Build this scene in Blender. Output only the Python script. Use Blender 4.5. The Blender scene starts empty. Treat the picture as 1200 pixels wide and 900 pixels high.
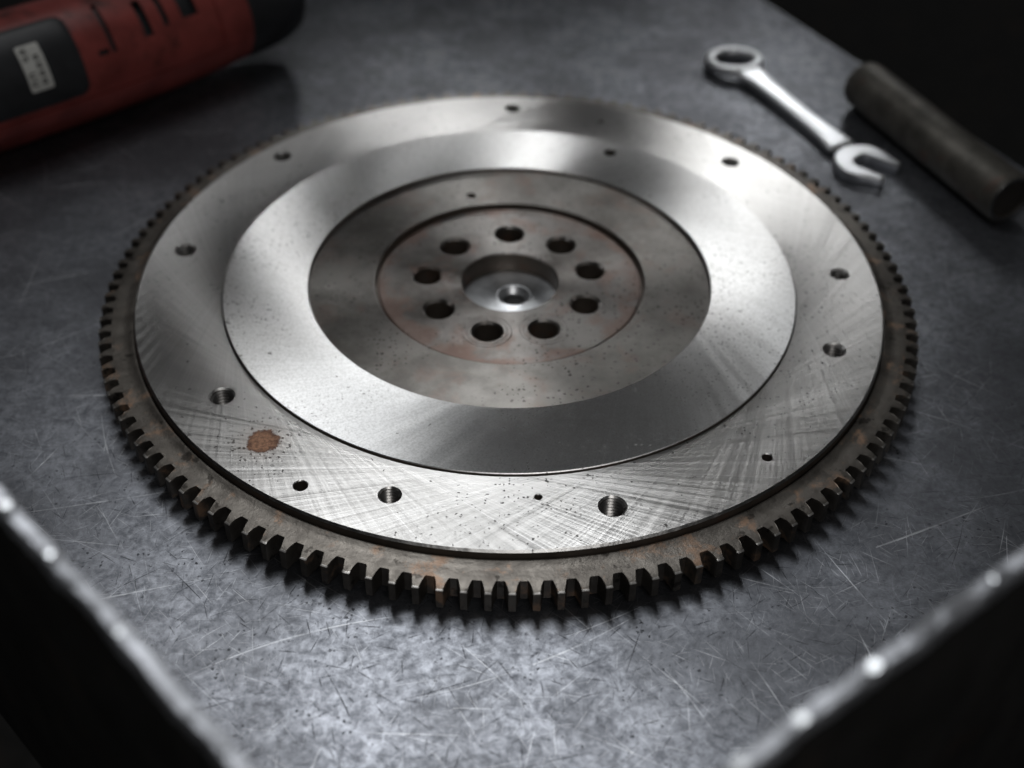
import bpy, bmesh, math, random
from mathutils import Vector, Matrix, Euler
random.seed(7)
PI = math.pi
S = 0.14                     # one unit of the numbers below = radius of the disc face (0.14 m)
scene = bpy.context.scene
COL = scene.collection

# ------------------------------------------------------------------ camera
CAM_E, CAM_ROLL, CAM_F = 0.713054, 0.014446, 1549.64
CAM_POS = Vector((0.010557, -2.914468, 2.247435))
cd = bpy.data.cameras.new('camera'); cam = bpy.data.objects.new('camera', cd); COL.objects.link(cam)
fw = Vector((0, math.cos(CAM_E), -math.sin(CAM_E))); rt = Vector((1, 0, 0)); up = rt.cross(fw)
r2 = rt*math.cos(CAM_ROLL) + up*math.sin(CAM_ROLL); u2 = up*math.cos(CAM_ROLL) - rt*math.sin(CAM_ROLL)
cam.matrix_world = Matrix(((r2.x, u2.x, -fw.x, CAM_POS.x*S), (r2.y, u2.y, -fw.y, CAM_POS.y*S),
                           (r2.z, u2.z, -fw.z, CAM_POS.z*S), (0, 0, 0, 1)))
cd.sensor_width = 36.0; cd.lens = CAM_F/1200*36.0
cd.clip_start = 0.01; cd.clip_end = 50
cd.dof.use_dof = True; cd.dof.focus_distance = 2.98*S
cd.dof.aperture_fstop = cd.lens/1000/(0.052*S)
cd.dof.aperture_blades = 9
scene.camera = cam

# ------------------------------------------------------------------ light
w = bpy.data.worlds.new('World'); scene.world = w; w.use_nodes = True
bg = w.node_tree.nodes['Background']; bg.inputs[0].default_value = (0.96, 0.98, 1.0, 1); bg.inputs[1].default_value = 0.038

def area(name, loc, target, sx, sy, power, col, spread=180):
    l = bpy.data.lights.new(name, 'AREA'); l.shape = 'RECTANGLE'; l.size = sx*S; l.size_y = sy*S
    l.energy = power; l.color = col; l.spread = math.radians(spread)      # spread: a honeycomb grid in front of the lamp
    o = bpy.data.objects.new(name, l); COL.objects.link(o)
    o.location = Vector(loc)*S
    o.rotation_euler = (Vector(target)-Vector(loc)).to_track_quat('-Z', 'Y').to_euler()
    return o
area('ceiling_lamp', (-0.3, 0.8, 3.8), (0, -1.2, 0), 1.5, 1.3, 0.195, (0.95, 0.975, 1.0), 70)
area('left_lamp', (-1.5, 1.9, 4.2), (0, -0.5, 0), 1.0, 1.3, 0.205, (0.98, 0.99, 1.0), 150)
area('far_lamp', (-0.7, 6.65, 2.4), (-0.2, -0.6, 0), 1.2, 0.8, 0.0105, (0.98, 0.99, 1.0), 12)
area('right_lamp', (1.82, 5.95, 3.2), (0.25, 0.0, 0), 1.0, 1.0, 0.0215, (0.98, 0.99, 1.0), 28)
area('room_fill', (0.8, -4.5, 4.0), (0.3, -0.9, 0), 2.5, 1.5, 0.115, (1.0, 0.99, 0.98), 55)

scene.view_settings.view_transform = 'Standard'; scene.view_settings.look = 'None'
scene.view_settings.exposure = 0; scene.view_settings.gamma = 1
scene.view_settings.use_curve_mapping = False
scene.render.engine = 'CYCLES'
scene.cycles.max_bounces = 6; scene.cycles.glossy_bounces = 4; scene.cycles.diffuse_bounces = 3
scene.cycles.use_denoising = True

# ------------------------------------------------------------------ node helper
class NT:
    def __init__(s, name):
        s.m = bpy.data.materials.new(name); s.m.use_nodes = True
        s.t = s.m.node_tree; s.t.nodes.clear()
        s.out = s.n('ShaderNodeOutputMaterial')
    def n(s, typ, **kw):
        o = s.t.nodes.new(typ)
        for k, v in kw.items(): setattr(o, k, v)
        return o
    def put(s, sock, v):
        if isinstance(v, bpy.types.NodeSocket): s.t.links.new(v, sock)
        elif v is not None:
            if isinstance(v, (tuple, list)) and len(v) == 3 and sock.type == 'RGBA': v = (*v, 1)
            sock.default_value = v
    def f(s, op, a, b=None, c=None, clamp=False):
        o = s.n('ShaderNodeMath', operation=op, use_clamp=clamp)
        for i, v in enumerate((a, b, c)): s.put(o.inputs[i], v) if v is not None else None
        return o.outputs[0]
    def v(s, op, a, b=None, scale=None):
        o = s.n('ShaderNodeVectorMath', operation=op)
        s.put(o.inputs[0], a)
        if b is not None: s.put(o.inputs[1], b)
        if scale is not None: s.put(o.inputs['Scale'], scale)
        return o.outputs['Value'] if op in ('LENGTH', 'DOT_PRODUCT', 'DISTANCE') else o.outputs[0]
    def pos(s):
        g = s.n('ShaderNodeNewGeometry'); return s.v('SCALE', g.outputs['Position'], scale=1/S)
    def obj(s):
        g = s.n('ShaderNodeTexCoord'); return s.v('SCALE', g.outputs['Object'], scale=1/S)
    def sep(s, a):
        o = s.n('ShaderNodeSeparateXYZ'); s.put(o.inputs[0], a); return o.outputs
    def com(s, x, y, z=0.0):
        o = s.n('ShaderNodeCombineXYZ'); s.put(o.inputs[0], x); s.put(o.inputs[1], y); s.put(o.inputs[2], z); return o.outputs[0]
    def noise(s, vec, scale=5.0, detail=4.0, rough=0.5, dist=0.0):
        o = s.n('ShaderNodeTexNoise'); s.put(o.inputs['Vector'], vec)
        o.inputs['Scale'].default_value = scale; o.inputs['Detail'].default_value = detail
        o.inputs['Roughness'].default_value = rough; o.inputs['Distortion'].default_value = dist
        return o.outputs['Fac']
    def ss(s, val, lo, hi, a=0.0, b=1.0):          # smooth step lo..hi mapped on a..b
        o = s.n('ShaderNodeMapRange', interpolation_type='SMOOTHSTEP')
        for i, q in enumerate((val, lo, hi, a, b)): s.put(o.inputs[i], q)
        return o.outputs[0]
    def mixc(s, fac, a, b):
        o = s.n('ShaderNodeMix', data_type='RGBA'); s.put(o.inputs[0], fac); s.put(o.inputs[6], a); s.put(o.inputs[7], b); return o.outputs[2]
    def mixf(s, fac, a, b):
        o = s.n('ShaderNodeMix', data_type='FLOAT'); s.put(o.inputs[0], fac); s.put(o.inputs[2], a); s.put(o.inputs[3], b); return o.outputs[0]
    def bump(s, h, strength, dist, normal=None):
        o = s.n('ShaderNodeBump'); o.inputs['Strength'].default_value = strength; o.inputs['Distance'].default_value = dist*S
        s.put(o.inputs['Height'], h)
        if normal is not None: s.put(o.inputs['Normal'], normal)
        return o.outputs[0]
    def bsdf(s, color, metal, rough, normal=None, aniso=0.0, tangent=None, spec=0.5, coat=0.0):
        o = s.n('ShaderNodeBsdfPrincipled')
        s.put(o.inputs['Base Color'], color); s.put(o.inputs['Metallic'], metal); s.put(o.inputs['Roughness'], rough)
        s.put(o.inputs['Specular IOR Level'], spec); s.put(o.inputs['Coat Weight'], coat)
        if normal is not None: s.put(o.inputs['Normal'], normal)
        if tangent is not None:
            s.put(o.inputs['Anisotropic'], aniso); s.put(o.inputs['Tangent'], tangent)
        return o.outputs[0]
    def mixs(s, fac, a, b):
        o = s.n('ShaderNodeMixShader'); s.put(o.inputs[0], fac); s.put(o.inputs[1], a); s.put(o.inputs[2], b); return o.outputs[0]
    def done(s, sh):
        s.t.links.new(sh, s.out.inputs[0]); return s.m
    def dots(s, P, scale, size, keep):
        """sparse pits: a mask of small irregular dots"""
        jig = s.n('ShaderNodeTexNoise'); s.put(jig.inputs['Vector'], P); jig.inputs['Scale'].default_value = scale*2.2; jig.inputs['Detail'].default_value = 1
        PP = s.v('ADD', P, s.v('SCALE', jig.outputs['Color'], scale=0.8/scale))
        vo = s.n('ShaderNodeTexVoronoi', voronoi_dimensions='2D'); s.put(vo.inputs['Vector'], PP); vo.inputs['Scale'].default_value = scale
        cr = s.sep(vo.outputs['Color'])
        rad = s.f('MULTIPLY', cr[1], size)
        m = s.f('LESS_THAN', vo.outputs['Distance'], rad)
        return s.f('MULTIPLY', m, s.f('LESS_THAN', cr[0], keep))
    def scratch(s, P, scale, width, length, keep, off=0.0, angle=None, spread=PI):
        """straight scratches, one per voronoi cell, each with its own direction"""
        PP = s.v('ADD', P, (off, off*1.7, 0))
        vo = s.n('ShaderNodeTexVoronoi', voronoi_dimensions='2D'); s.put(vo.inputs['Vector'], PP); vo.inputs['Scale'].default_value = scale
        d = s.v('SUBTRACT', PP, vo.outputs['Position']); dx = s.sep(d)
        c = s.sep(vo.outputs['Color'])
        a = s.f('MULTIPLY_ADD', c[0], 2*spread, (0.0 if angle is None else angle)-spread)
        ca, sa = s.f('COSINE', a), s.f('SINE', a)
        al = s.f('ADD', s.f('MULTIPLY', dx[0], ca), s.f('MULTIPLY', dx[1], sa))
        ac = s.f('SUBTRACT', s.f('MULTIPLY', dx[1], ca), s.f('MULTIPLY', dx[0], sa))
        ac = s.f('ADD', ac, s.f('MULTIPLY', s.f('MULTIPLY', al, al), s.f('SUBTRACT', c[2], 0.5)))     # slight bow
        wv = s.f('MULTIPLY', width, s.f('SUBTRACT', 1.0, s.f('DIVIDE', s.f('ABSOLUTE', al), length), clamp=True))
        m = s.ss(s.f('DIVIDE', s.f('ABSOLUTE', ac), s.f('MAXIMUM', wv, 1e-5)), 0.5, 1.0, 1.0, 0.0)
        m = s.f('MULTIPLY', m, s.f('LESS_THAN', s.f('ABSOLUTE', al), length))
        return s.f('MULTIPLY', m, s.f('LESS_THAN', c[1], keep))
    def polar(s, P):
        x, y, z = s.sep(P)
        r = s.f('SQRT', s.f('ADD', s.f('MULTIPLY', x, x), s.f('MULTIPLY', y, y)))
        phi = s.f('ARCTAN2', y, x)
        rad = s.v('NORMALIZE', s.com(x, y, 0.0)); tan = s.v('NORMALIZE', s.com(s.f('MULTIPLY', y, -1.0), x, 0.0))
        return r, phi, rad, tan
    def groove(s, r, phi, rad, tan, r0, sign, wob=None):
        """straight grinding lines tangent to the circle r0: coordinate across them and their direction"""
        d = s.f('ARCCOSINE', s.f('MINIMUM', s.f('DIVIDE', r0, s.f('MAXIMUM', r, 0.01)), 0.9999))
        u = s.f('SUBTRACT', phi, s.f('MULTIPLY', d, sign))
        cu, su = s.f('COSINE', u), s.f('SINE', u)
        dd = d if wob is None else s.f('ADD', d, wob)
        g = s.v('ADD', s.v('SCALE', tan, scale=s.f('COSINE', dd)), s.v('SCALE', rad, scale=s.f('MULTIPLY', s.f('SINE', dd), sign)))
        # radial component sign: moving outward along the line the angle grows with 'sign'
        return s.com(cu, su, 0.0), g, u

def across(n, g):               # direction in the face at right angles to a groove direction
    return n.v('CROSS_PRODUCT', (0, 0, 1), g)

# ------------------------------------------------------------------ materials
def mat_outer():
    n = NT('face_milled_steel'); P = n.pos(); r, phi, rad, tan = n.polar(P)
    cA, _, uA = n.groove(r, phi, rad, tan, 0.735, 1.0); cB, _, uB = n.groove(r, phi, rad, tan, 0.735, -1.0)
    # feed marks: each pass of the cutter leaves a slightly different lay, 132 to the turn
    def wob(u, c):
        ph = n.f('ADD', n.f('MULTIPLY', u, 132.0), n.f('MULTIPLY', n.noise(c, 9, 2, 0.5), 5.0))
        return n.f('ADD', n.f('MULTIPLY', n.f('SINE', ph), 0.06), n.f('MULTIPLY', n.f('SUBTRACT', n.noise(c, 24, 3, 0.7), 0.5), 0.14))
    _, gA, _ = n.groove(r, phi, rad, tan, 0.735, 1.0, wob(uA, cA))
    _, gB, _ = n.groove(r, phi, rad, tan, 0.735, -1.0, wob(uB, cB))
    nA = n.noise(cA, 70, 4, 0.75); nB = n.noise(cB, 70, 4, 0.75)
    fA = n.noise(cA, 330, 3, 0.8); fB = n.noise(cB, 330, 3, 0.8)
    sel = n.ss(n.f('ADD', n.f('SUBTRACT', nA, nB), n.f('MULTIPLY', n.f('SUBTRACT', fA, fB), 1.0)), -0.30, 0.30, 0.12, 0.88)
    big = n.noise(P, 5, 5, 0.6)
    pits = n.f('MULTIPLY', n.dots(P, 95, 0.28, 0.30), n.ss(n.noise(P, 4, 2, 0.5), 0.44, 0.66))
    pits2 = n.dots(P, 30, 0.11, 0.3)
    pit = n.f('MAXIMUM', pits, pits2)
    # rust bloom with a halo of specks
    dv = n.v('SUBTRACT', P, (-0.571, -0.666, 0.115)); dx = n.sep(dv); dist = n.f('SQRT', n.f('ADD', n.f('MULTIPLY', dx[0], dx[0]), n.f('MULTIPLY', dx[1], dx[1])))
    dn = n.f('ADD', dist, n.f('MULTIPLY', n.f('SUBTRACT', n.noise(P, 48, 6, 0.8), 0.5), 0.050))
    rust = n.ss(dn, 0.035, 0.041, 1.0, 0.0)
    col0 = n.ss(dist, 0.02, 0.09, 0.22, 0.0)
    halo = n.f('MULTIPLY', n.dots(P, 105, 0.5, 0.28), n.ss(dist, 0.055, 0.12, 1.0, 0.0))
    pit = n.f('MAXIMUM', pit, halo)
    stain = n.ss(n.noise(n.v('MULTIPLY', P, (1, 1, 1)), 2.3, 6, 0.62), 0.56, 0.75)
    col = n.mixc(n.f('MULTIPLY', stain, 0.5), (0.46, 0.45, 0.435), (0.31, 0.295, 0.275))
    ln = n.f('MAXIMUM', n.ss(fA, 0.52, 0.74), n.ss(fB, 0.52, 0.74)); ld = n.f('MAXIMUM', n.ss(fA, 0.46, 0.28), n.ss(fB, 0.46, 0.28))
    col = n.mixc(n.f('MULTIPLY', ld, 0.42), col, (0.26, 0.25, 0.24)); col = n.mixc(n.f('MULTIPLY', ln, 0.80), col, (0.80, 0.79, 0.78))
    col = n.mixc(n.f('MULTIPLY', pit, 0.85), col, (0.035, 0.03, 0.027))
    rc = n.mixc(n.ss(n.noise(P, 70, 5, 0.75), 0.3, 0.65), (0.08, 0.034, 0.018), (0.38, 0.20, 0.115))
    col = n.mixc(col0, col, (0.30, 0.20, 0.14)); rc = n.mixc(n.ss(dn, 0.022, 0.037, 0.0, 0.7), rc, (0.085, 0.035, 0.02)); col = n.mixc(rust, col, rc)
    notm = n.f('MAXIMUM', rust, n.f('MULTIPLY', pit, 0.6))
    metal = n.f('SUBTRACT', 1.0, notm)
    h = n.f('ADD', n.f('MULTIPLY', fA, sel), n.f('MULTIPLY', fB, n.f('SUBTRACT', 1.0, sel)))
    h = n.f('ADD', h, n.f('MULTIPLY', rust, n.noise(P, 120, 3, 0.7)))
    nm = n.bump(h, 0.12, 0.001)
    rough = n.f('ADD', n.mixf(big, 0.27, 0.35), n.f('MULTIPLY', notm, 0.35))
    A = n.bsdf(col, metal, rough, nm, 0.94, across(n, gA)); B = n.bsdf(col, metal, rough, nm, 0.94, across(n, gB))
    return n.done(n.mixs(sel, B, A))

FR0, FSG = 0.36, -1.0
def mat_friction():
    n = NT('ground_friction_steel'); P = n.pos(); r, phi, rad, tan = n.polar(P)
    c0, _, _ = n.groove(r, phi, rad, tan, FR0, FSG)
    wb = n.noise(c0, 10, 3, 0.6)
    c, g, _ = n.groove(r, phi, rad, tan, FR0, FSG, n.f('MULTIPLY', n.f('SUBTRACT', wb, 0.5), 0.25))
    f1 = n.noise(c, 170, 4, 0.8); f2 = n.noise(c, 40, 3, 0.6)
    big = n.noise(P, 4, 5, 0.6)
    pits = n.f('MULTIPLY', n.dots(P, 95, 0.30, 0.45), n.ss(n.noise(P, 3.1, 2, 0.5), 0.44, 0.64))
    pit = n.f('MAXIMUM', pits, n.dots(P, 24, 0.09, 0.3))
    smear = n.ss(n.noise(n.v('MULTIPLY', P, (1.0, 2.2, 1)), 3.0, 6, 0.65), 0.52, 0.78)
    col = n.mixc(n.f('MULTIPLY', smear, 0.4), (0.56, 0.555, 0.545), (0.40, 0.39, 0.375))
    col = n.mixc(n.f('MULTIPLY', n.ss(f1, 0.42, 0.72), 0.55), col, (0.76, 0.755, 0.75))
    col = n.mixc(n.f('MULTIPLY', pit, 0.85), col, (0.05, 0.045, 0.04))
    gr = n.noise(P, 210, 2, 0.7); col = n.mixc(n.f('MULTIPLY', n.ss(gr, 0.58, 0.36), 0.35), col, (0.25, 0.24, 0.23))
    metal = n.f('SUBTRACT', 1.0, n.f('MULTIPLY', pit, 0.6))
    nm = n.bump(f1, 0.08, 0.001)
    rough = n.f('ADD', n.mixf(f2, 0.28, 0.35), n.f('ADD', n.f('MULTIPLY', pit, 0.3), n.f('MULTIPLY', n.f('SUBTRACT', big, 0.5), 0.12)))
    return n.done(n.bsdf(col, metal, rough, nm, 0.92, across(n, g)))

def mat_web(name, c1, c2, rustamt, edge):
    n = NT(name); P = n.pos(); r, phi, rad, tan = n.polar(P)
    rings = n.noise(n.com(r, 0.0, 0.0), 240, 3, 0.7)
    big = n.noise(P, 5.5, 6, 0.65); big2 = n.noise(n.v('ADD', P, (7, 3, 0)), 9, 5, 0.65, 0.4)
    pit = n.f('MULTIPLY', n.dots(P, 70, 0.28, 0.5), n.ss(n.noise(P, 5, 2, 0.5), 0.42, 0.6))
    col = n.mixc(n.ss(big, 0.35, 0.65), c1, c2)
    rust = n.f('MULTIPLY', n.ss(n.f('ADD', big2, n.ss(r, edge, edge+0.06, 0.0, 0.16)), 0.50, 0.68), rustamt)
    col = n.mixc(rust, col, (0.23, 0.12, 0.085))
    pale = n.f('MULTIPLY', n.ss(n.noise(n.v('ADD', P, (2, 9, 0)), 7, 5, 0.7), 0.58, 0.72), 0.35)
    col = n.mixc(pale, col, (0.42, 0.40, 0.38))
    col = n.mixc(n.f('MULTIPLY', pit, 0.8), col, (0.03, 0.025, 0.022))
    rough = n.f('ADD', n.mixf(big, 0.37, 0.52), n.f('MULTIPLY', rust, 0.15))
    nm = n.bump(n.f('ADD', n.f('MULTIPLY', rings, 0.5), n.f('SUBTRACT', n.noise(P, 70, 2, 0.5), pit)), 0.16, 0.0012)
    metal = n.f('SUBTRACT', 1.0, n.f('MULTIPLY', rust, 0.55))
    return n.done(n.bsdf(col, metal, rough, nm, 0.94, rad))

def mat_gear():
    n = NT('oily_gear_steel'); P = n.pos()
    big = n.noise(P, 6, 6, 0.65); b2 = n.noise(n.v('ADD', P, (4, 1, 2)), 11, 6, 0.7, 0.3)
    col = n.mixc(n.ss(big, 0.35, 0.65), (0.080, 0.071, 0.062), (0.155, 0.141, 0.124))
    rust = n.ss(b2, 0.53, 0.68)
    col = n.mixc(n.f('MULTIPLY', rust, 0.75), col, (0.29, 0.17, 0.10))
    grease = n.ss(n.noise(n.v('ADD', P, (9, 2, 5)), 26, 3, 0.6), 0.62, 0.68)
    col = n.mixc(n.f('MULTIPLY', grease, 0.8), col, (0.03, 0.026, 0.022))
    rough = n.f('ADD', 0.30, n.f('MULTIPLY', n.noise(P, 40, 4, 0.6), 0.24))
    nm = n.bump(n.f('ADD', n.noise(P, 130, 4, 0.65), n.f('MULTIPLY', n.noise(P, 30, 3, 0.5), 2.0)), 0.3, 0.0022)
    return n.done(n.bsdf(col, n.f('SUBTRACT', 0.85, n.f('MULTIPLY', rust, 0.5)), rough, nm))

def mat_plain(name, col, metal, rough, bumps=(120, 0.25, 0.0015), var=0.3, vary2=None, local=False, spec=0.5):
    n = NT(name); P = n.obj() if local else n.pos()
    b = n.noise(P, 8, 6, 0.65)
    dark = tuple(c*(1-var) for c in col); lite = tuple(min(1, c*(1+var)) for c in col)
    c = n.mixc(n.ss(b, 0.3, 0.7), dark, lite)
    if vary2:
        c = n.mixc(n.f('MULTIPLY', n.ss(n.noise(n.v('ADD', P, (3, 8, 1)), vary2[1], 6, 0.68), 0.54, 0.72), vary2[2]), c, vary2[0])
    nm = n.bump(n.noise(P, bumps[0], 3, 0.6), bumps[1], bumps[2])
    return n.done(n.bsdf(c, metal, n.f('ADD', rough-0.06, n.f('MULTIPLY', n.noise(P, 20, 4, 0.6), 0.12)), nm, spec=spec))

def mat_table():
    n = NT('scratched_bench_steel'); P = n.pos()
    b1 = n.noise(P, 2.2, 7, 0.62); b2 = n.noise(n.v('ADD', P, (5, 2, 0)), 8, 8, 0.72); b3 = n.noise(P, 55, 5, 0.75)
    b4 = n.noise(n.v('ADD', P, (1, 7, 0)), 26, 5, 0.75, 0.6)
    mott = n.f('ADD', n.f('ADD', n.f('MULTIPLY', b2, 0.25), n.f('MULTIPLY', b3, 0.35)), n.f('MULTIPLY', b4, 0.40))
    br = None
    for sc, wd, ln, kp, off, st in ((4.0, 0.0022, 0.18, 0.75, 0.3, .9), (11, 0.0014, 0.075, 0.85, 1.1, .7), (20, 0.0011, 0.045, 0.85, 2.3, .6), (36, 0.0009, 0.026, 0.85, 3.7, .5)):
        m = n.f('MULTIPLY', n.scratch(P, sc, wd, ln, kp, off), st); br = m if br is None else n.f('MAXIMUM', br, m)
    for sc, wd, ln, kp, off, an in ((5.0, 0.0016, 0.16, 0.7, 5.5, -0.70), (2.3, 0.0034, 0.34, 0.5, 3.3, 0.28)):
        br = n.f('MAXIMUM', br, n.f('MULTIPLY', n.scratch(P, sc, wd, ln, kp, off, an, 0.3), 0.8))
    br = n.f('MULTIPLY', br, n.ss(n.noise(n.v('ADD', P, (3, 3, 0)), 4.5, 5, 0.7), 0.38, 0.64))      # worn through in places
    dk = None
    for sc, wd, ln, kp, off, st in ((6.5, 0.0017, 0.11, 0.6, 12.3, .9), (24, 0.0014, 0.032, 0.8, 15.7, .8)):
        m = n.f('MULTIPLY', n.scratch(P, sc, wd, ln, kp, off), st); dk = m if dk is None else n.f('MAXIMUM', dk, m)
    dk = n.f('MULTIPLY', dk, n.ss(n.noise(n.v('ADD', P, (8, 1, 0)), 10, 4, 0.7), 0.36, 0.60))
    spots = n.f('MULTIPLY', n.dots(P, 80, 0.30, 0.35), n.ss(b2, 0.46, 0.62))
    dk = n.f('MAXIMUM', dk, spots)
    col = n.mixc(n.ss(mott, 0.34, 0.66), (0.105, 0.110, 0.124), (0.365, 0.378, 0.410))
    col = n.mixc(n.ss(b1, 0.40, 0.62, 0.0, 0.7), col, (0.115, 0.118, 0.128))
    col = n.mixc(n.f('MULTIPLY', dk, 0.8), col, (0.04, 0.04, 0.045))
    col = n.mixc(n.f('MULTIPLY', br, 0.62), col, (0.80, 0.81, 0.83))
    rough = n.f('ADD', n.mixf(n.ss(mott, 0.36, 0.62), 0.53, 0.42), n.f('MULTIPLY', dk, 0.2))
    h = n.f('ADD', n.f('ADD', n.f('MULTIPLY', b3, 0.8), n.f('MULTIPLY', b4, 0.8)), n.f('SUBTRACT', n.f('MULTIPLY', br, -0.5), n.f('MULTIPLY', dk, 0.8)))
    nm = n.bump(h, 0.24, 0.0022)
    return n.done(n.bsdf(col, 0.95, rough, nm))

M = {}
M['outer'] = mat_outer(); M['fric'] = mat_friction()
M['web'] = mat_web('web_steel', (0.14, 0.131, 0.12), (0.245, 0.233, 0.216), 0.22, 9.0)
M['hub'] = mat_web('hub_steel', (0.13, 0.118, 0.108), (0.25, 0.236, 0.222), 0.45, 0.30)
M['plate'] = mat_plain('pilot_plate_steel', (0.60, 0.61, 0.62), 1.0, 0.36)
M['gear'] = mat_gear()
M['worn'] = mat_plain('worn_tooth_edge', (0.42, 0.40, 0.375), 1.0, 0.36)
M['side'] = mat_plain('dark_cast_side', (0.10, 0.082, 0.068), 0.5, 0.45, vary2=((0.17, 0.09, 0.06), 10, 0.6))
M['thread'] = mat_plain('thread_steel', (0.30, 0.29, 0.28), 1.0, 0.32)
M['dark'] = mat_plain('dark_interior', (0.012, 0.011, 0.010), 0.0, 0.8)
M['table'] = mat_table()
M['lip'] = mat_plain('worn_lip_steel', (0.52, 0.53, 0.56), 1.0, 0.5, bumps=(40, 0.6, 0.006), vary2=((0.22, 0.22, 0.23), 14, 0.7))
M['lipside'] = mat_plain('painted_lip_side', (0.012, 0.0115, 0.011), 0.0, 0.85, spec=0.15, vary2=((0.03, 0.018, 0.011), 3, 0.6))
M['chrome'] = mat_plain('satin_chrome', (0.86, 0.87, 0.89), 1.0, 0.38, bumps=(60, 0.15, 0.002), var=0.06)
M['bead'] = mat_plain('polished_bead_steel', (0.45, 0.46, 0.47), 1.0, 0.28, var=0.1)
M['pipe'] = mat_plain('dull_pipe_steel', (0.130, 0.122, 0.106), 0.6, 0.50, vary2=((0.20, 0.105, 0.08), 7, 0.75), var=0.4)
M['pipe_end'] = mat_plain('pipe_rim_steel', (0.30, 0.30, 0.30), 1.0, 0.35)
M['plug'] = mat_plain('dirty_pipe_plug', (0.035, 0.030, 0.026), 0.2, 0.6)
M['red'] = mat_plain('grimy_red_plastic', (0.33, 0.066, 0.056), 0.0, 0.36, vary2=((0.07, 0.024, 0.02), 7, 0.85), var=0.25)
M['black'] = mat_plain('black_rubber', (0.030, 0.031, 0.034), 0.0, 0.40, var=0.25)
M['label'] = mat_plain('pale_label', (0.82, 0.81, 0.76), 0.0, 0.5, var=0.12)
M['ink'] = mat_plain('label_ink', (0.06, 0.055, 0.05), 0.0, 0.6)
M['floor'] = mat_plain('dark_floor', (0.06, 0.058, 0.055), 0.0, 0.75, bumps=(4, 0.5, 0.02), vary2=((0.13, 0.10, 0.07), 1.4, 0.7))

# ------------------------------------------------------------------ mesh helpers (numbers in disc radii)
def link(name, me, mat, parent=None, smooth=28, scale=True):
    if scale: me.transform(Matrix.Scale(S, 4))
    if smooth is not None and len(me.polygons):
        me.polygons.foreach_set('use_smooth', [True]*len(me.polygons))
        me.set_sharp_from_angle(angle=math.radians(smooth))
    me.materials.clear(); me.materials.append(mat)
    o = bpy.data.objects.new(name, me); COL.objects.link(o)
    if parent: o.parent = parent
    return o
def tag(o, label, cat, group=None):
    o['label'] = label; o['category'] = cat
    if group: o['group'] = group
    return o
def empty(name, loc=(0, 0, 0), rotz=0):
    o = bpy.data.objects.new(name, None); COL.objects.link(o)
    o.location = Vector(loc)*S; o.rotation_euler.z = rotz; o.empty_display_size = 0.02
    return o
def to_mesh(bm, name):
    bmesh.ops.recalc_face_normals(bm, faces=bm.faces)
    me = bpy.data.meshes.new(name); bm.to_mesh(me); bm.free(); return me
def lathe_bm(prof, n=256, closed=True, bm=None, mat=Matrix.Identity(4)):
    """revolve (r, z) points about z; r = 0 makes a pole"""
    bm = bm or bmesh.new(); rings = []
    for r, z in prof:
        if r < 1e-6: rings.append([bm.verts.new(mat @ Vector((0, 0, z)))])
        else: rings.append([bm.verts.new(mat @ Vector((r*math.cos(2*PI*i/n), r*math.sin(2*PI*i/n), z))) for i in range(n)])
    m = len(rings)
    for k in range(m if closed else m-1):
        a, b = rings[k], rings[(k+1) % m]
        if len(a) == 1 and len(b) == 1: continue
        for i in range(n):
            j = (i+1) % n
            if len(a) == 1: bm.faces.new((a[0], b[i], b[j]))
            elif len(b) == 1: bm.faces.new((a[i], a[j], b[0]))
            else: bm.faces.new((a[i], a[j], b[j], b[i]))
    return bm
def boolean(me, cut_me):
    a = bpy.data.objects.new('tmp_a', me); b = bpy.data.objects.new('tmp_b', cut_me)
    COL.objects.link(a); COL.objects.link(b)
    m = a.modifiers.new('b', 'BOOLEAN'); m.operation = 'DIFFERENCE'; m.solver = 'EXACT'; m.object = b; m.use_self = True
    dg = bpy.context.evaluated_depsgraph_get(); dg.update()
    out = bpy.data.meshes.new_from_object(a.evaluated_get(dg))
    bpy.data.objects.remove(a); bpy.data.objects.remove(b)
    return out
def hole_cutters(holes):
    """(x, y, radius, z_top, z_bottom, chamfer)"""
    bm = bmesh.new()
    for x, y, r, zt, zb, c in holes:
        lathe_bm([(0, zb-0.001), (r, zb-0.001), (r, zt-c), (r+c, zt), (r+c+0.03, zt+0.03), (0, zt+0.03)], 40, False, bm, Matrix.Translation((x, y, 0)))
    return to_mesh(bm, 'cut')
def box_bm(bm, c, sx, sy, sz, mat=Matrix.Identity(4)):
    bmesh.ops.create_cube(bm, size=1, matrix=mat @ Matrix.Translation(c) @ Matrix.Diagonal((sx, sy, sz, 1)))

# ================================================================== STRUCTURE: floor and bench
bm = bmesh.new()
bmesh.ops.create_grid(bm, x_segments=4, y_segments=4, size=30)
fl = link('floor', to_mesh(bm, 'floor'), M['floor'], smooth=None); fl.location.z = -0.88; fl['kind'] = 'structure'

bench = empty('workbench'); tag(bench, 'scratched grey steel workbench top with raised worn lips along its front corner', 'workbench')
LZ = 0.900                                        # top of the raised lips
La, Ld = Vector((-0.6986, -1.6285)), Vector((0.3912, -0.4062)).normalized()
Ra, Rd = Vector((0.2871, -2.0304)), Vector((0.4168, 0.3262)).normalized()
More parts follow.
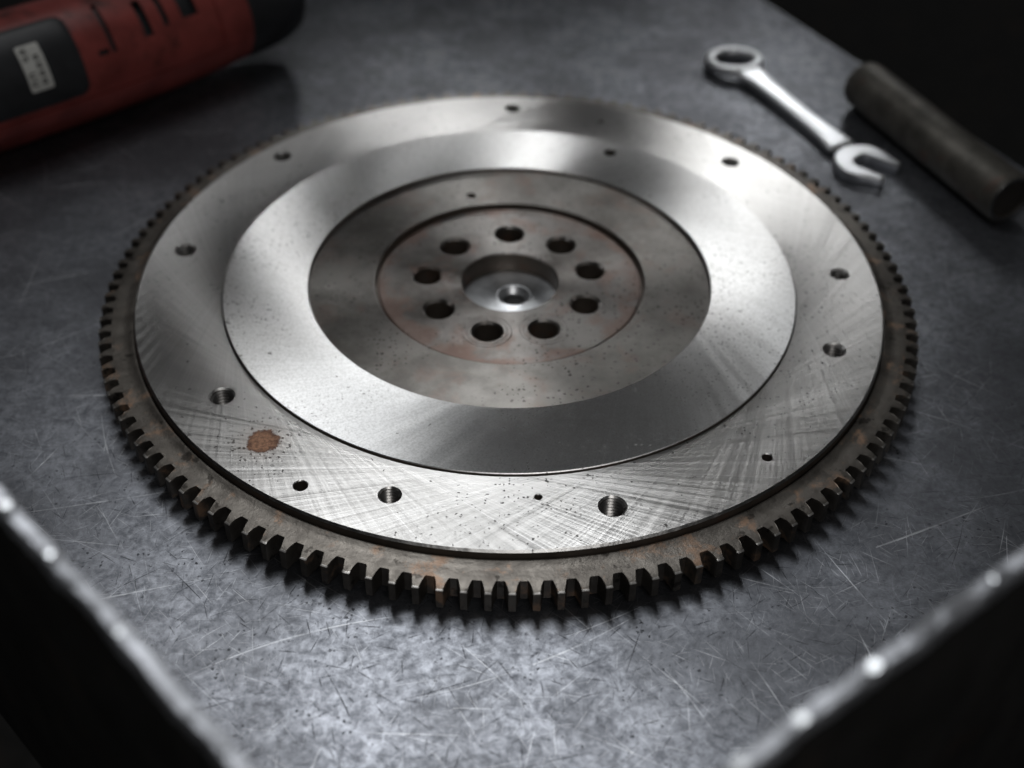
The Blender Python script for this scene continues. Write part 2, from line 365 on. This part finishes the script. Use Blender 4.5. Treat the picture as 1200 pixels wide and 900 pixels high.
# corner where the two lips meet
den = Ld.x*Rd.y - Ld.y*Rd.x; dlt = Ra - La
tcorner = (dlt.x*Rd.y - dlt.y*Rd.x)/den
K = La + Ld*tcorner
Lfar, Rfar = K - Ld*4.2, K + Rd*2.6
Ba, Bd = Vector((1.207, 1.592)), Vector((0.965-1.207, 2.034-1.592)).normalized()     # far right edge of the top
den = Rd.x*Bd.y - Rd.y*Bd.x; dlt = Ba - K
tr = (dlt.x*Bd.y - dlt.y*Bd.x)/den; RB = K + Rd*tr
Ca = Vector((-1.78, 1.95))                        # far left edge runs behind the power tool
den = Bd.x*Rd.y - Bd.y*Rd.x; dlt = Ca - Ba
FB = Ba + Bd*((dlt.x*Rd.y - dlt.y*Rd.x)/den)
den = Ld.x*Rd.y - Ld.y*Rd.x; dlt = Ca - K
FL = K + Ld*((dlt.x*Rd.y - dlt.y*Rd.x)/den)
bm = bmesh.new()
poly = [K, RB, Ba, FB, FL]
vs = [bm.verts.new((p.x, p.y, 0)) for p in poly]; f = bm.faces.new(vs)
bmesh.ops.recalc_face_normals(bm, faces=bm.faces)
if f.normal.z < 0: f.normal_flip()
ret = bmesh.ops.extrude_face_region(bm, geom=[f])
for v in [g for g in ret['geom'] if isinstance(g, bmesh.types.BMVert)]: v.co.z -= 0.05
me = to_mesh(bm, 'top'); link('table_top', me, M['table'], bench, smooth=None)

def lip(a, d, length, nrm, seed):
    """upright steel plate: dented rounded top along a line from the corner"""
    rnd = random.Random(seed)
    T = 0.032; n = int(length*72)
    prof = [(-T/2, -0.08), (-T/2, LZ-0.012), (-T/2+0.003, LZ-0.004), (-T/4, LZ), (T/4, LZ), (T/2-0.004, LZ-0.005), (T/2, LZ-0.014), (T/2, -0.08)]
    bm = bmesh.new(); rows = []
    ph = [rnd.uniform(0, 6.28) for _ in range(6)]
    for i in range(n+1):
        s = length*i/n
        w1 = sum(math.sin(s*fq+ph[k])*am for k, (fq, am) in enumerate(((5, .0015), (11, .0012), (23, .0012), (47, .0012))))
        row = []
        for k, (o, z) in enumerate(prof):
            top = 2 <= k <= 5
            z2 = z + (w1*0.6 + rnd.uniform(-.0018, .0018) if top else 0)
            o2 = o + (w1 + rnd.uniform(-.0012, .0012) if z > 0 else 0)
            p = a + d*s + nrm*o2
            row.append(bm.verts.new((p.x, p.y, z2)))
        rows.append(row)
    m = len(prof)
    for i in range(n):
        for k in range(m): bm.faces.new((rows[i][k], rows[i+1][k], rows[i+1][(k+1) % m], rows[i][(k+1) % m]))
    bm.faces.new(rows[0]); bm.faces.new(rows[-1][::-1])
    return bm
def add_lip(a, d, length, nrm, seed):
    me = to_mesh(lip(a, d, length, nrm, seed), 'lip')
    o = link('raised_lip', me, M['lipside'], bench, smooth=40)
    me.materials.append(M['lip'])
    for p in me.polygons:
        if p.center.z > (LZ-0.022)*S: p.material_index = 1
    return o
Ln, Rn = Vector((Ld.y, -Ld.x)), Vector((Rd.y, -Rd.x))
lipL = add_lip(K, -Ld, (FL-K).length-0.02, Ln, 3); lipR = add_lip(K + Rd*0.03, Rd, tr-0.05, Rn, 5)
# added beads along the lips, flats tilted to throw lamp glints at the camera
def bead(p, s, par, tiltv):
    bm = bmesh.new(); bmesh.ops.create_icosphere(bm, subdivisions=2, radius=1)
    for v in bm.verts:
        if v.co.z > 0.45: v.co.z = 0.45
    q = Vector((0, 0, 1)).rotation_difference(Vector(tiltv)).to_matrix().to_4x4()
    bmesh.ops.transform(bm, matrix=Matrix.Translation(p) @ q @ Matrix.Diagonal((s, s, s*0.8, 1)), verts=bm.verts)
    return link('glint_bead', to_mesh(bm, 'bead'), M['bead'], par, smooth=20)
for t, s in ((0.09, .004), (0.20, .006), (0.33, .005), (0.43, .0075), (0.535, .0065), (0.665, .0075), (0.76, .004), (0.90, .005)):
    p = K + Rd*t; bead(Vector((p.x, p.y, LZ-0.002)), s*1.5, lipR, (-.285+random.uniform(-.07, .07), .05+random.uniform(-.05, .05), .956))
for t, s in ((0.12, .004), (0.22, .0065), (0.38, .005), (0.62, .005), (0.80, .004), (0.925, .0065)):
    p = K - Ld*t; bead(Vector((p.x, p.y, LZ-0.002)), s*1.5, lipL, (.27+random.uniform(-.07, .07), .05+random.uniform(-.05, .05), .956))

# ================================================================== FLYWHEEL
ZT = 0.115
fly = empty('flywheel'); tag(fly, 'large round steel engine flywheel with toothed ring gear lying flat on the bench', 'flywheel')
RIM = [  # x, y, radius, threaded
 (0.0, 0.92, .022, 1), (-0.704, 0.604, .024, 1), (-0.903, 0.10, .026, 1), (-0.694, -0.509, .028, 1), (-0.464, -0.81, .016, 0),
 (-0.26, -0.835, .023, 1), (0.239, -0.86, .029, 1), (0.606, -0.696, .012, 0), (0.832, -0.297, .026, 1), (0.904, 0.032, .023, 1), (0.671, 0.607, .023, 1), (0.283, 0.845, .010, 0), (0.073, -0.835, .008, 0)]
# outer face ring
c = 0.005
me = to_mesh(lathe_bm([(0.7725, ZT-0.05), (0.7725, ZT), (1.0-c, ZT), (1.0, ZT-c), (1.0, ZT-0.022), (0.996, ZT-0.026), (0.996, 0.0), (0.7725, 0.0)], 288), 'of')
me = boolean(me, hole_cutters([(x, y, r, ZT, ZT-0.07 if t else ZT-0.05, 0.0045 if t else 0.002) for x, y, r, t in RIM]))
me.name = 'outer_face'
outer = link('outer_face', me, M['outer'], fly)
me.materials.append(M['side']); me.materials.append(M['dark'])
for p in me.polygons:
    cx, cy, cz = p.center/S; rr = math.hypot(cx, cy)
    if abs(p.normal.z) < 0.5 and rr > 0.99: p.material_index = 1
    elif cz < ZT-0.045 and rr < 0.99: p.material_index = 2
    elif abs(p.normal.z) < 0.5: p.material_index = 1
# threads in the rim holes
def thread_mesh(r, z0, z1, pitch):
    bm = bmesh.new(); n = 28; turns = (z0-z1)/pitch; N = int(turns*n); rows = []
    for i in range(N+1):
        a = 2*PI*i/n; z = z0 - pitch*i/n
        co, si = math.cos(a), math.sin(a)
        rows.append([bm.verts.new((co*q, si*q, z+dz)) for q, dz in ((r+.001, pitch*.48), (r-pitch*.45, 0), (r+.001, -pitch*.48))])
    for i in range(N):
        for k in range(2): bm.faces.new((rows[i][k], rows[i+1][k], rows[i+1][k+1], rows[i][k+1]))
    me = bpy.data.meshes.new('thread'); bm.to_mesh(me); bm.free(); return me
for x, y, r, t in RIM:
    if t:
        o = link('thread', thread_mesh(r, ZT-0.008, ZT-0.062, 0.0095), M['thread'], outer, smooth=60); o.location = Vector((x, y, 0))*S
# friction ring
FZ = ZT + 0.007
me = to_mesh(lathe_bm([(0.5436, 0.06), (0.5436, FZ-0.002), (0.5456, FZ), (0.7675, FZ), (0.7695, FZ-0.002), (0.7695, 0.06)], 288), 'fr')
me = boolean(me, hole_cutters([(0.303, 0.643, .017, FZ, FZ-0.04, 0.002)])); me.name = 'friction_ring'
fr = link('friction_ring', me, M['fric'], fly)
me.materials.append(M['side'])
for p in me.polygons:
    if abs(p.normal.z) < 0.3 or p.center.z/S < FZ-0.02: p.material_index = 1
# recessed web
WZ = ZT - 0.004
me = to_mesh(lathe_bm([(0.366, 0.05), (0.366, WZ-0.003), (0.369, WZ), (0.5430, WZ), (0.5430, 0.05)], 224), 'wb')
me = boolean(me, hole_cutters([(-0.118, 0.405, .013, WZ, WZ-0.03, 0.001)])); me.name = 'web'
web = link('web', me, M['web'], fly)
me.materials.append(M['side'])
for p in me.polygons:
    if abs(p.normal.z) < 0.3: p.material_index = 1
# hub with nine bolt holes
HZ = ZT - 0.0165
BOLT = [(-0.003, 0.226), (-0.155, 0.161), (-0.226, 0.023), (-0.187, -0.130), (-0.056, -0.221), (0.092, -0.207), (0.203, -0.098), (0.221, 0.054), (0.143, 0.175)]
me = to_mesh(lathe_bm([(0.1318, 0.012), (0.1318, HZ-0.004), (0.1358, HZ), (0.353, HZ), (0.357, HZ-0.003), (0.358, HZ-0.012), (0.3655, HZ-0.012), (0.3655, 0.012)], 224), 'hb')
me = boolean(me, hole_cutters([(x, y, .0375, HZ, 0.02, 0.0065) for x, y in BOLT])); me.name = 'hub'
hub = link('hub', me, M['hub'], fly)
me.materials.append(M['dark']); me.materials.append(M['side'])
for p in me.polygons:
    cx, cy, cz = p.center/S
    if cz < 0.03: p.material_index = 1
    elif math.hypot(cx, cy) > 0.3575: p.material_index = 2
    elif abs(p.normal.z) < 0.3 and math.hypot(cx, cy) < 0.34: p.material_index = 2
# counterbore rings round the two front bolt holes
for x, y in BOLT[4:6]:
    bm = bmesh.new()
    for rr in (0.053, 0.064):
        lathe_bm([(rr-.0022, HZ-0.001), (rr-.001, HZ+0.0009), (rr+.001, HZ+0.0009), (rr+.0022, HZ-0.001)], 56, True, bm, Matrix.Translation((x, y, 0)))
    link('spot_face', to_mesh(bm, 'sf'), M['hub'], hub, smooth=60)
# pilot plate at the bottom of the bore
PZ = ZT - 0.075
bm = lathe_bm([(0.031, 0.005), (0.031, PZ-0.018), (0.033, PZ-0.016), (0.044, PZ+0.001), (0.049, PZ+0.0015), (0.052, PZ), (0.1310, PZ), (0.1310, 0.005)], 128)
bmesh.ops.translate(bm, vec=(0, 0, 0), verts=bm.verts)
me = to_mesh(bm, 'pp')
for v in me.vertices:                                    # pilot hole sits a little off the middle
    if math.hypot(v.co.x, v.co.y) < 0.06: v.co.x += 0.012; v.co.y += 0.012
pp = link('pilot_plate', me, M['plate'], fly)
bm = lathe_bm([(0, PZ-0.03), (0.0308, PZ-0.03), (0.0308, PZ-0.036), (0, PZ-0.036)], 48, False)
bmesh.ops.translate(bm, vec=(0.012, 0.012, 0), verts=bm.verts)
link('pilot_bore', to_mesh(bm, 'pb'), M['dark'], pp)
# underside body so that nothing is hollow
link('back_plate', to_mesh(lathe_bm([(0, 0.0005), (0.94, 0.0005), (0.94, 0.004), (0, 0.004)], 128, False), 'bp'), M['side'], fly)
# ring gear
GZ, GB = ZT-0.025, ZT-0.084
rgm = to_mesh(lathe_bm([(0.9975, GB), (0.9975, GZ-0.004), (1.0035, GZ+0.0030), (1.0090, GZ+0.0030), (1.0150, GZ), (1.035, GZ-0.0005), (1.0600, GZ-0.0015), (1.0600, GB)], 396), 'ring_gear')
ring = link('ring_gear', rgm, M['gear'], fly, smooth=35)
NT_TEETH = 132; PIT = 2*PI/NT_TEETH
def tooth_mesh(seed):
    rnd = random.Random(seed); j = lambda a: rnd.uniform(-a, a)
    half = [(1.053, .38), (1.0600, .350), (1.0630, .305), (1.077, .232+j(.008)), (1.0915, .163+j(.01)), (1.0940, .146+j(.012))]
    bm = bmesh.new()
    def ring_(z, dr, shrink):
        L = []
        for sgn, seq in ((-1, half), (1, half[::-1])):
            for r, h in seq:
                a = sgn*(h-shrink)*PIT; rr = r - (dr if r > 1.085 else dr*.4 if r > 1.07 else 0)
                L.append(bm.verts.new((rr*math.cos(a), rr*math.sin(a), z - (0.004 if (dr and r > 1.085) else 0))))
        return L
    top = GZ-0.0010
    lv = [ring_(GB+0.001, .001, 0.01), ring_(GB+0.004, 0, 0), ring_(top-0.006, 0, 0), ring_(top+j(.0005), .0045, 0.03)]
    m = len(lv[0])
    for k in range(3):
        for i in range(m): bm.faces.new((lv[k][i], lv[k][(i+1) % m], lv[k+1][(i+1) % m], lv[k+1][i]))
    bm.faces.new(lv[0]); bm.faces.new(lv[-1])
    me = to_mesh(bm, 'tooth'); me.transform(Matrix.Scale(S, 4)); me.materials.append(M['gear']); me.materials.append(M['worn'])
    for p in me.polygons:                                  # polished lead-in edge at the tooth tip
        c_ = p.center/S
        if c_.z > top-0.0055 and math.hypot(c_.x, c_.y) > 1.086 and p.normal.z < 0.98: p.material_index = 1
    me.polygons.foreach_set('use_smooth', [True]*len(me.polygons)); me.set_sharp_from_angle(angle=math.radians(25))
    return me
TM = [tooth_mesh(k) for k in range(4)]
for i in range(NT_TEETH):
    o = bpy.data.objects.new('tooth', TM[random.randrange(4)]); COL.objects.link(o); o.parent = ring
    o.rotation_euler.z = -PI/2 + (i+0.35)*PIT + random.uniform(-.0006, .0006)

# ================================================================== WRENCH
def curve_plate(outline, holes, half, bev, name):
    cu = bpy.data.curves.new(name, 'CURVE'); cu.dimensions = '2D'; cu.fill_mode = 'BOTH'
    for pts in [outline]+holes:
        sp = cu.splines.new('POLY'); sp.points.add(len(pts)-1); sp.use_cyclic_u = True
        for p, q in zip(sp.points, pts): p.co = (q[0], q[1], 0, 1)
    cu.extrude = half-bev; cu.bevel_depth = bev; cu.bevel_resolution = 4; cu.offset = -bev
    o = bpy.data.objects.new('tmp', cu); COL.objects.link(o)
    dg = bpy.context.evaluated_depsgraph_get(); dg.update()
    me = bpy.data.meshes.new_from_object(o.evaluated_get(dg)); bpy.data.objects.remove(o)
    return me
A, Bp = Vector((0.791, 1.444)), Vector((1.128, 0.768))
L = (Bp-A).length; ang = math.atan2((Bp-A).y, (Bp-A).x)
wr = empty('combination_wrench', (A.x, A.y, 0), ang); tag(wr, 'shiny chrome combination wrench with ring end and open jaw lying behind the flywheel', 'wrench')
# local: x along the shank, box end at 0, open end throat at L
pr = []
for k in range(24):                                     # rounded ring section
    a = 2*PI*k/24; pr.append((0.0840+0.0205*math.copysign(abs(math.cos(a))**0.7, math.cos(a)), 0.017*math.copysign(abs(math.sin(a))**0.7, math.sin(a))))
bm = lathe_bm(pr, 96)
for v in bm.verts:                                      # twelve-point socket
    r = math.hypot(v.co.x, v.co.y)
    if r < 0.072:
        a = math.atan2(v.co.y, v.co.x); f_ = 1+0.035*abs(math.sin(6*a)); v.co.x *= f_; v.co.y *= f_
bmesh.ops.transform(bm, matrix=Matrix.Translation((0, 0, 0.026)) @ Matrix.Rotation(math.radians(-4), 4, 'Y'), verts=bm.verts)
link('box_end', to_mesh(bm, 'box'), M['chrome'], wr, smooth=50)
# shank: lofted rounded bar, with a shallow channel
bm = bmesh.new(); rows = []
st = [(0.078, .060, .016, .027), (0.11, .050, .016, .026), (0.16, .042, .015, .024), (0.24, .038, .015, .024), (0.34, .036, .014, .021), (0.46, .037, .014, .020), (0.55, .041, .014, .019), (0.61, .050, .014, .018), (0.655, .060, .014, .018)]
for x, hw, hh, zc in st:
    row = []
    for k in range(28):
        a = 2*PI*k/28; cx, sx = math.cos(a), math.sin(a)
        yy = hw*math.copysign(abs(cx)**0.55, cx); zz = hh*math.copysign(abs(sx)**0.55, sx)
        if abs(yy) < hw*0.62 and 0.12 < x < 0.58: zz *= 0.80
        row.append(bm.verts.new((x, yy, zc+zz)))
    rows.append(row)
for i in range(len(rows)-1):
    for k in range(28): bm.faces.new((rows[i][k], rows[i+1][k], rows[i+1][(k+1) % 28], rows[i][(k+1) % 28]))
bm.faces.new(rows[0]); bm.faces.new(rows[-1])
me = to_mesh(bm, 'shank'); sh = link('shank', me, M['chrome'], wr, smooth=60)
sm = sh.modifiers.new('s', 'SUBSURF'); sm.levels = sm.render_levels = 2
# open end
def jaw_outline():
    pts = []; R = 0.096; hw = 0.042; t0 = math.asin(hw/R)
    th = math.radians(24)
    loc = []
    # head in its own frame: jaw opens along +x
    loc += [(0.092, 0.070), (0.101, 0.058), (0.097, hw), (0.004, hw)]
    for k in range(9):
        a = PI/2 + PI*k/8; loc.append((0.002+0.028*math.cos(a), hw*math.sin(a)))
    loc += [(0.004, -hw), (0.097, -hw), (0.101, -0.058), (0.092, -0.070)]
    a0 = math.atan2(-0.078, 0.058); n = 40
    for k in range(n+1):
        a = a0 - (2*PI-2*abs(a0))*k/n
        loc.append((R*1.0*math.cos(a), R*1.02*math.sin(a)))
    return [(x*math.cos(th)-y*math.sin(th), x*math.sin(th)+y*math.cos(th)) for x, y in loc]
me = curve_plate(jaw_outline(), [], 0.016, 0.008, 'jaw')
for v in me.vertices: v.co.x += L; v.co.z += 0.018
link('open_end', me, M['chrome'], wr, smooth=50)

# ================================================================== PIPE
a3, b3 = Vector((1.197, 1.188, 0.08)), Vector((1.502, 0.470, 0.08))
pipe = empty('steel_pipe', (a3.x, a3.y, 0), math.atan2((b3-a3).y, (b3-a3).x)); tag(pipe, 'dull dark steel pipe with hollow end lying beside the wrench near the bench edge', 'pipe')
PL = (b3-a3).length
rot = Matrix.Translation((0, 0, 0.081)) @ Matrix.Rotation(PI/2, 4, 'Y')
bm = lathe_bm([(0.066, -0.005), (0.075, -0.002), (0.0805, 0.008), (0.081, 0.10), (0.080, 0.4), (0.081, PL-0.006), (0.076, PL), (0.064, PL), (0.062, PL-0.006), (0.062, 0.006)], 96, True, None, rot)
me = to_mesh(bm, 'pipe'); link('tube', me, M['pipe'], pipe, smooth=40)
bm = lathe_bm([(0.0625, PL-0.002), (0.0645, PL+0.0015), (0.0735, PL+0.0015), (0.0755, PL-0.001), (0.0755, PL-0.004), (0.0625, PL-0.004)], 96, True, None, rot)
link('end_plug', to_mesh(lathe_bm([(0, PL-0.012), (0.0632, PL-0.012), (0.0632, PL-0.02), (0, PL-0.02)], 64, False, None, rot), 'plug'), M['plug'], pipe, smooth=40)
link('pipe_rim', to_mesh(bm, 'rim'), M['pipe_end'], pipe, smooth=40)

# ================================================================== POWER TOOL
TR = 0.205; ta = math.radians(41)
tool = empty('power_tool', (-1.600, 0.907, 0), ta); tag(tool, 'grimy red power tool body with black panel and black nose lying at the bench corner', 'power tool')
TZ = TR
trot = Matrix.Translation((0, 0, TZ)) @ Matrix.Rotation(PI/2, 4, 'Y')      # lathe z -> tool x
def rad_at(s):
    k = [(-1.2, .19), (-.6, .203), (-.2, .205), (.25, .203), (.5, .195), (.7, .182), (.83, .165)]
    for (a, ra), (b, rb) in zip(k, k[1:]):
        if s <= b: return ra+(rb-ra)*(s-a)/(b-a)
    return k[-1][1]
bm = lathe_bm([(0, -1.2)]+[(rad_at(s), s) for s in [-1.19+0.03*i for i in range(68)]]+[(0.150, 0.835), (0, 0.835)], 96, False, None, trot)
body_me = to_mesh(bm, 'body')
def on_body(s, phi, out):                       # phi from straight up towards the viewer's side (-y)
    r = rad_at(s)+out
    return Vector((s, -r*math.sin(phi), TZ+r*math.cos(phi)))
cb = bmesh.new()
def cut_patch(s0, s1, p0, p1, depth):
    n = 8; rows = []
    for i in range(n+1):
        ph = math.radians(p0+(p1-p0)*i/n)
        rows.append([cb.verts.new(on_body(s, ph, o)) for s, o in ((s0, .03), (s1, .03), (s1, -depth), (s0, -depth))])
    for i in range(n):
        for k in range(4): cb.faces.new((rows[i][k], rows[i+1][k], rows[i+1][(k+1) % 4], rows[i][(k+1) % 4]))
    cb.faces.new(rows[0]); cb.faces.new(rows[-1])
cut_patch(0.270, 0.288, 20, 68, .012)            # grooves round the raised grip patch
cut_patch(0.225, 0.262, 63, 68, .012)
cut_patch(0.395, 0.425, 28, 64, .03)
cut_patch(0.470, 0.490, 28, 60, .016)
cut_patch(0.540, 0.600, 18, 58, .03)
cut_patch(-1.15, 0.755, 101, 102.6, .008)               # moulding seam
cut_patch(0.66, 0.672, -60, 98, .006)
cutm = to_mesh(cb, 'cut')
me = boolean(body_me, cutm); me.name = 'casing'
casing = link('casing', me, M['red'], tool, smooth=35)
me.materials.append(M['black'])
for p in me.polygons:
    q = p.center/S; r = math.hypot(q.y, q.z-TZ)
    if 0.2 < q.x < 0.62 and r < rad_at(q.x)-0.0062: p.material_index = 1
# black nose
link('nose', to_mesh(lathe_bm([(0, .78), (0.168, .78), (0.172, .80), (0.170, .88), (0.160, .96), (0.138, 1.02), (0.10, 1.05), (0, 1.055)], 96, False, None, trot), 'nose'), M['black'], tool, smooth=50)
def patch_bm(s0, s1, p0, p1, corner, out, base, ns=28, npn=22):
    """rounded rectangle wrapped on the casing, with a rim down to it"""
    bm = bmesh.new(); g = []
    hs, hp = (s1-s0)/2, math.radians(p1-p0)/2; cs, cp = (s0+s1)/2, math.radians(p0+p1)/2
    rp = corner/TR
    for i in range(ns+1):
        row = []
        for k in range(npn+1):
            u, v = -1+2*i/ns, -1+2*k/npn
            x, y = u*hs, v*hp*TR; H = hp*TR
            # squeeze the square's corners on to rounded ones
            ex, ey = abs(x)-(hs-corner), abs(y)-(H-corner)
            if ex > 0 and ey > 0:
                m = max(ex, ey); q = math.hypot(ex, ey); f_ = m/q
                x = math.copysign(hs-corner+ex*f_, x); y = math.copysign(H-corner+ey*f_, y)
            edge = max(abs(u), abs(v)); o = out-(out-base)*max(0, (edge-0.9)/0.1)**2*0.5
            row.append(bm.verts.new(on_body(cs+x, cp+y/TR, o)))
        g.append(row)
    for i in range(ns):
        for k in range(npn): bm.faces.new((g[i][k], g[i+1][k], g[i+1][k+1], g[i][k+1]))
    loop = [g[i][0] for i in range(ns+1)]+[g[ns][k] for k in range(1, npn+1)]+[g[i][npn] for i in range(ns-1, -1, -1)]+[g[0][k] for k in range(npn-1, 0, -1)]
    low = []
    for v in loop:
        s = v.co.x; d = Vector((0, v.co.y, v.co.z-TZ)); d.normalize(); r = rad_at(s)-0.004
        low.append(bm.verts.new((s, d.y*r, TZ+d.z*r)))
    for i in range(len(loop)): bm.faces.new((loop[i], loop[(i+1) % len(loop)], low[(i+1) % len(loop)], low[i]))
    return bm
PAN = (-0.165, 0.165, 22, 95)
pan = link('panel', to_mesh(patch_bm(*PAN, 0.035, 0.012, 0.004), 'panel'), M['black'], tool, smooth=45)
link('label', to_mesh(patch_bm(-0.022, 0.052, 41, 79, 0.006, 0.0145, 0.0135), 'label'), M['label'], pan, smooth=45)
# blurred print on the label: worn strokes of letters, read across the casing
rnd = random.Random(11); bm = bmesh.new()
def stroke(s0, s1, p0, p1):
    q = [on_body(s, math.radians(p), o) for o in (.0146, .0152) for s, p in ((s0, p0), (s1, p0), (s1, p1), (s0, p1))]
    vv = [bm.verts.new(p) for p in q]
    for f_ in ((0, 1, 2, 3), (4, 5, 6, 7), (0, 1, 5, 4), (1, 2, 6, 5), (2, 3, 7, 6), (3, 0, 4, 7)): bm.faces.new([vv[i] for i in f_])
for k in range(5):
    p = 44+k*6.6
    for col_, wd in ((-0.012, .022), (0.020, .020)):
        if col_ > 0 and k in (0,): continue
        if col_ < 0 and k in (2,): continue
        stroke(col_, col_+wd, p, p+1.0)
        stroke(col_, col_+.005, p, p+4.2)
        if rnd.random() < .7: stroke(col_, col_+wd, p+3.4, p+4.4)
        if rnd.random() < .6: stroke(col_+wd*.45, col_+wd*.7, p+.6, p+3.8)
link('print', to_mesh(bm, 'print'), M['ink'], pan, smooth=None)
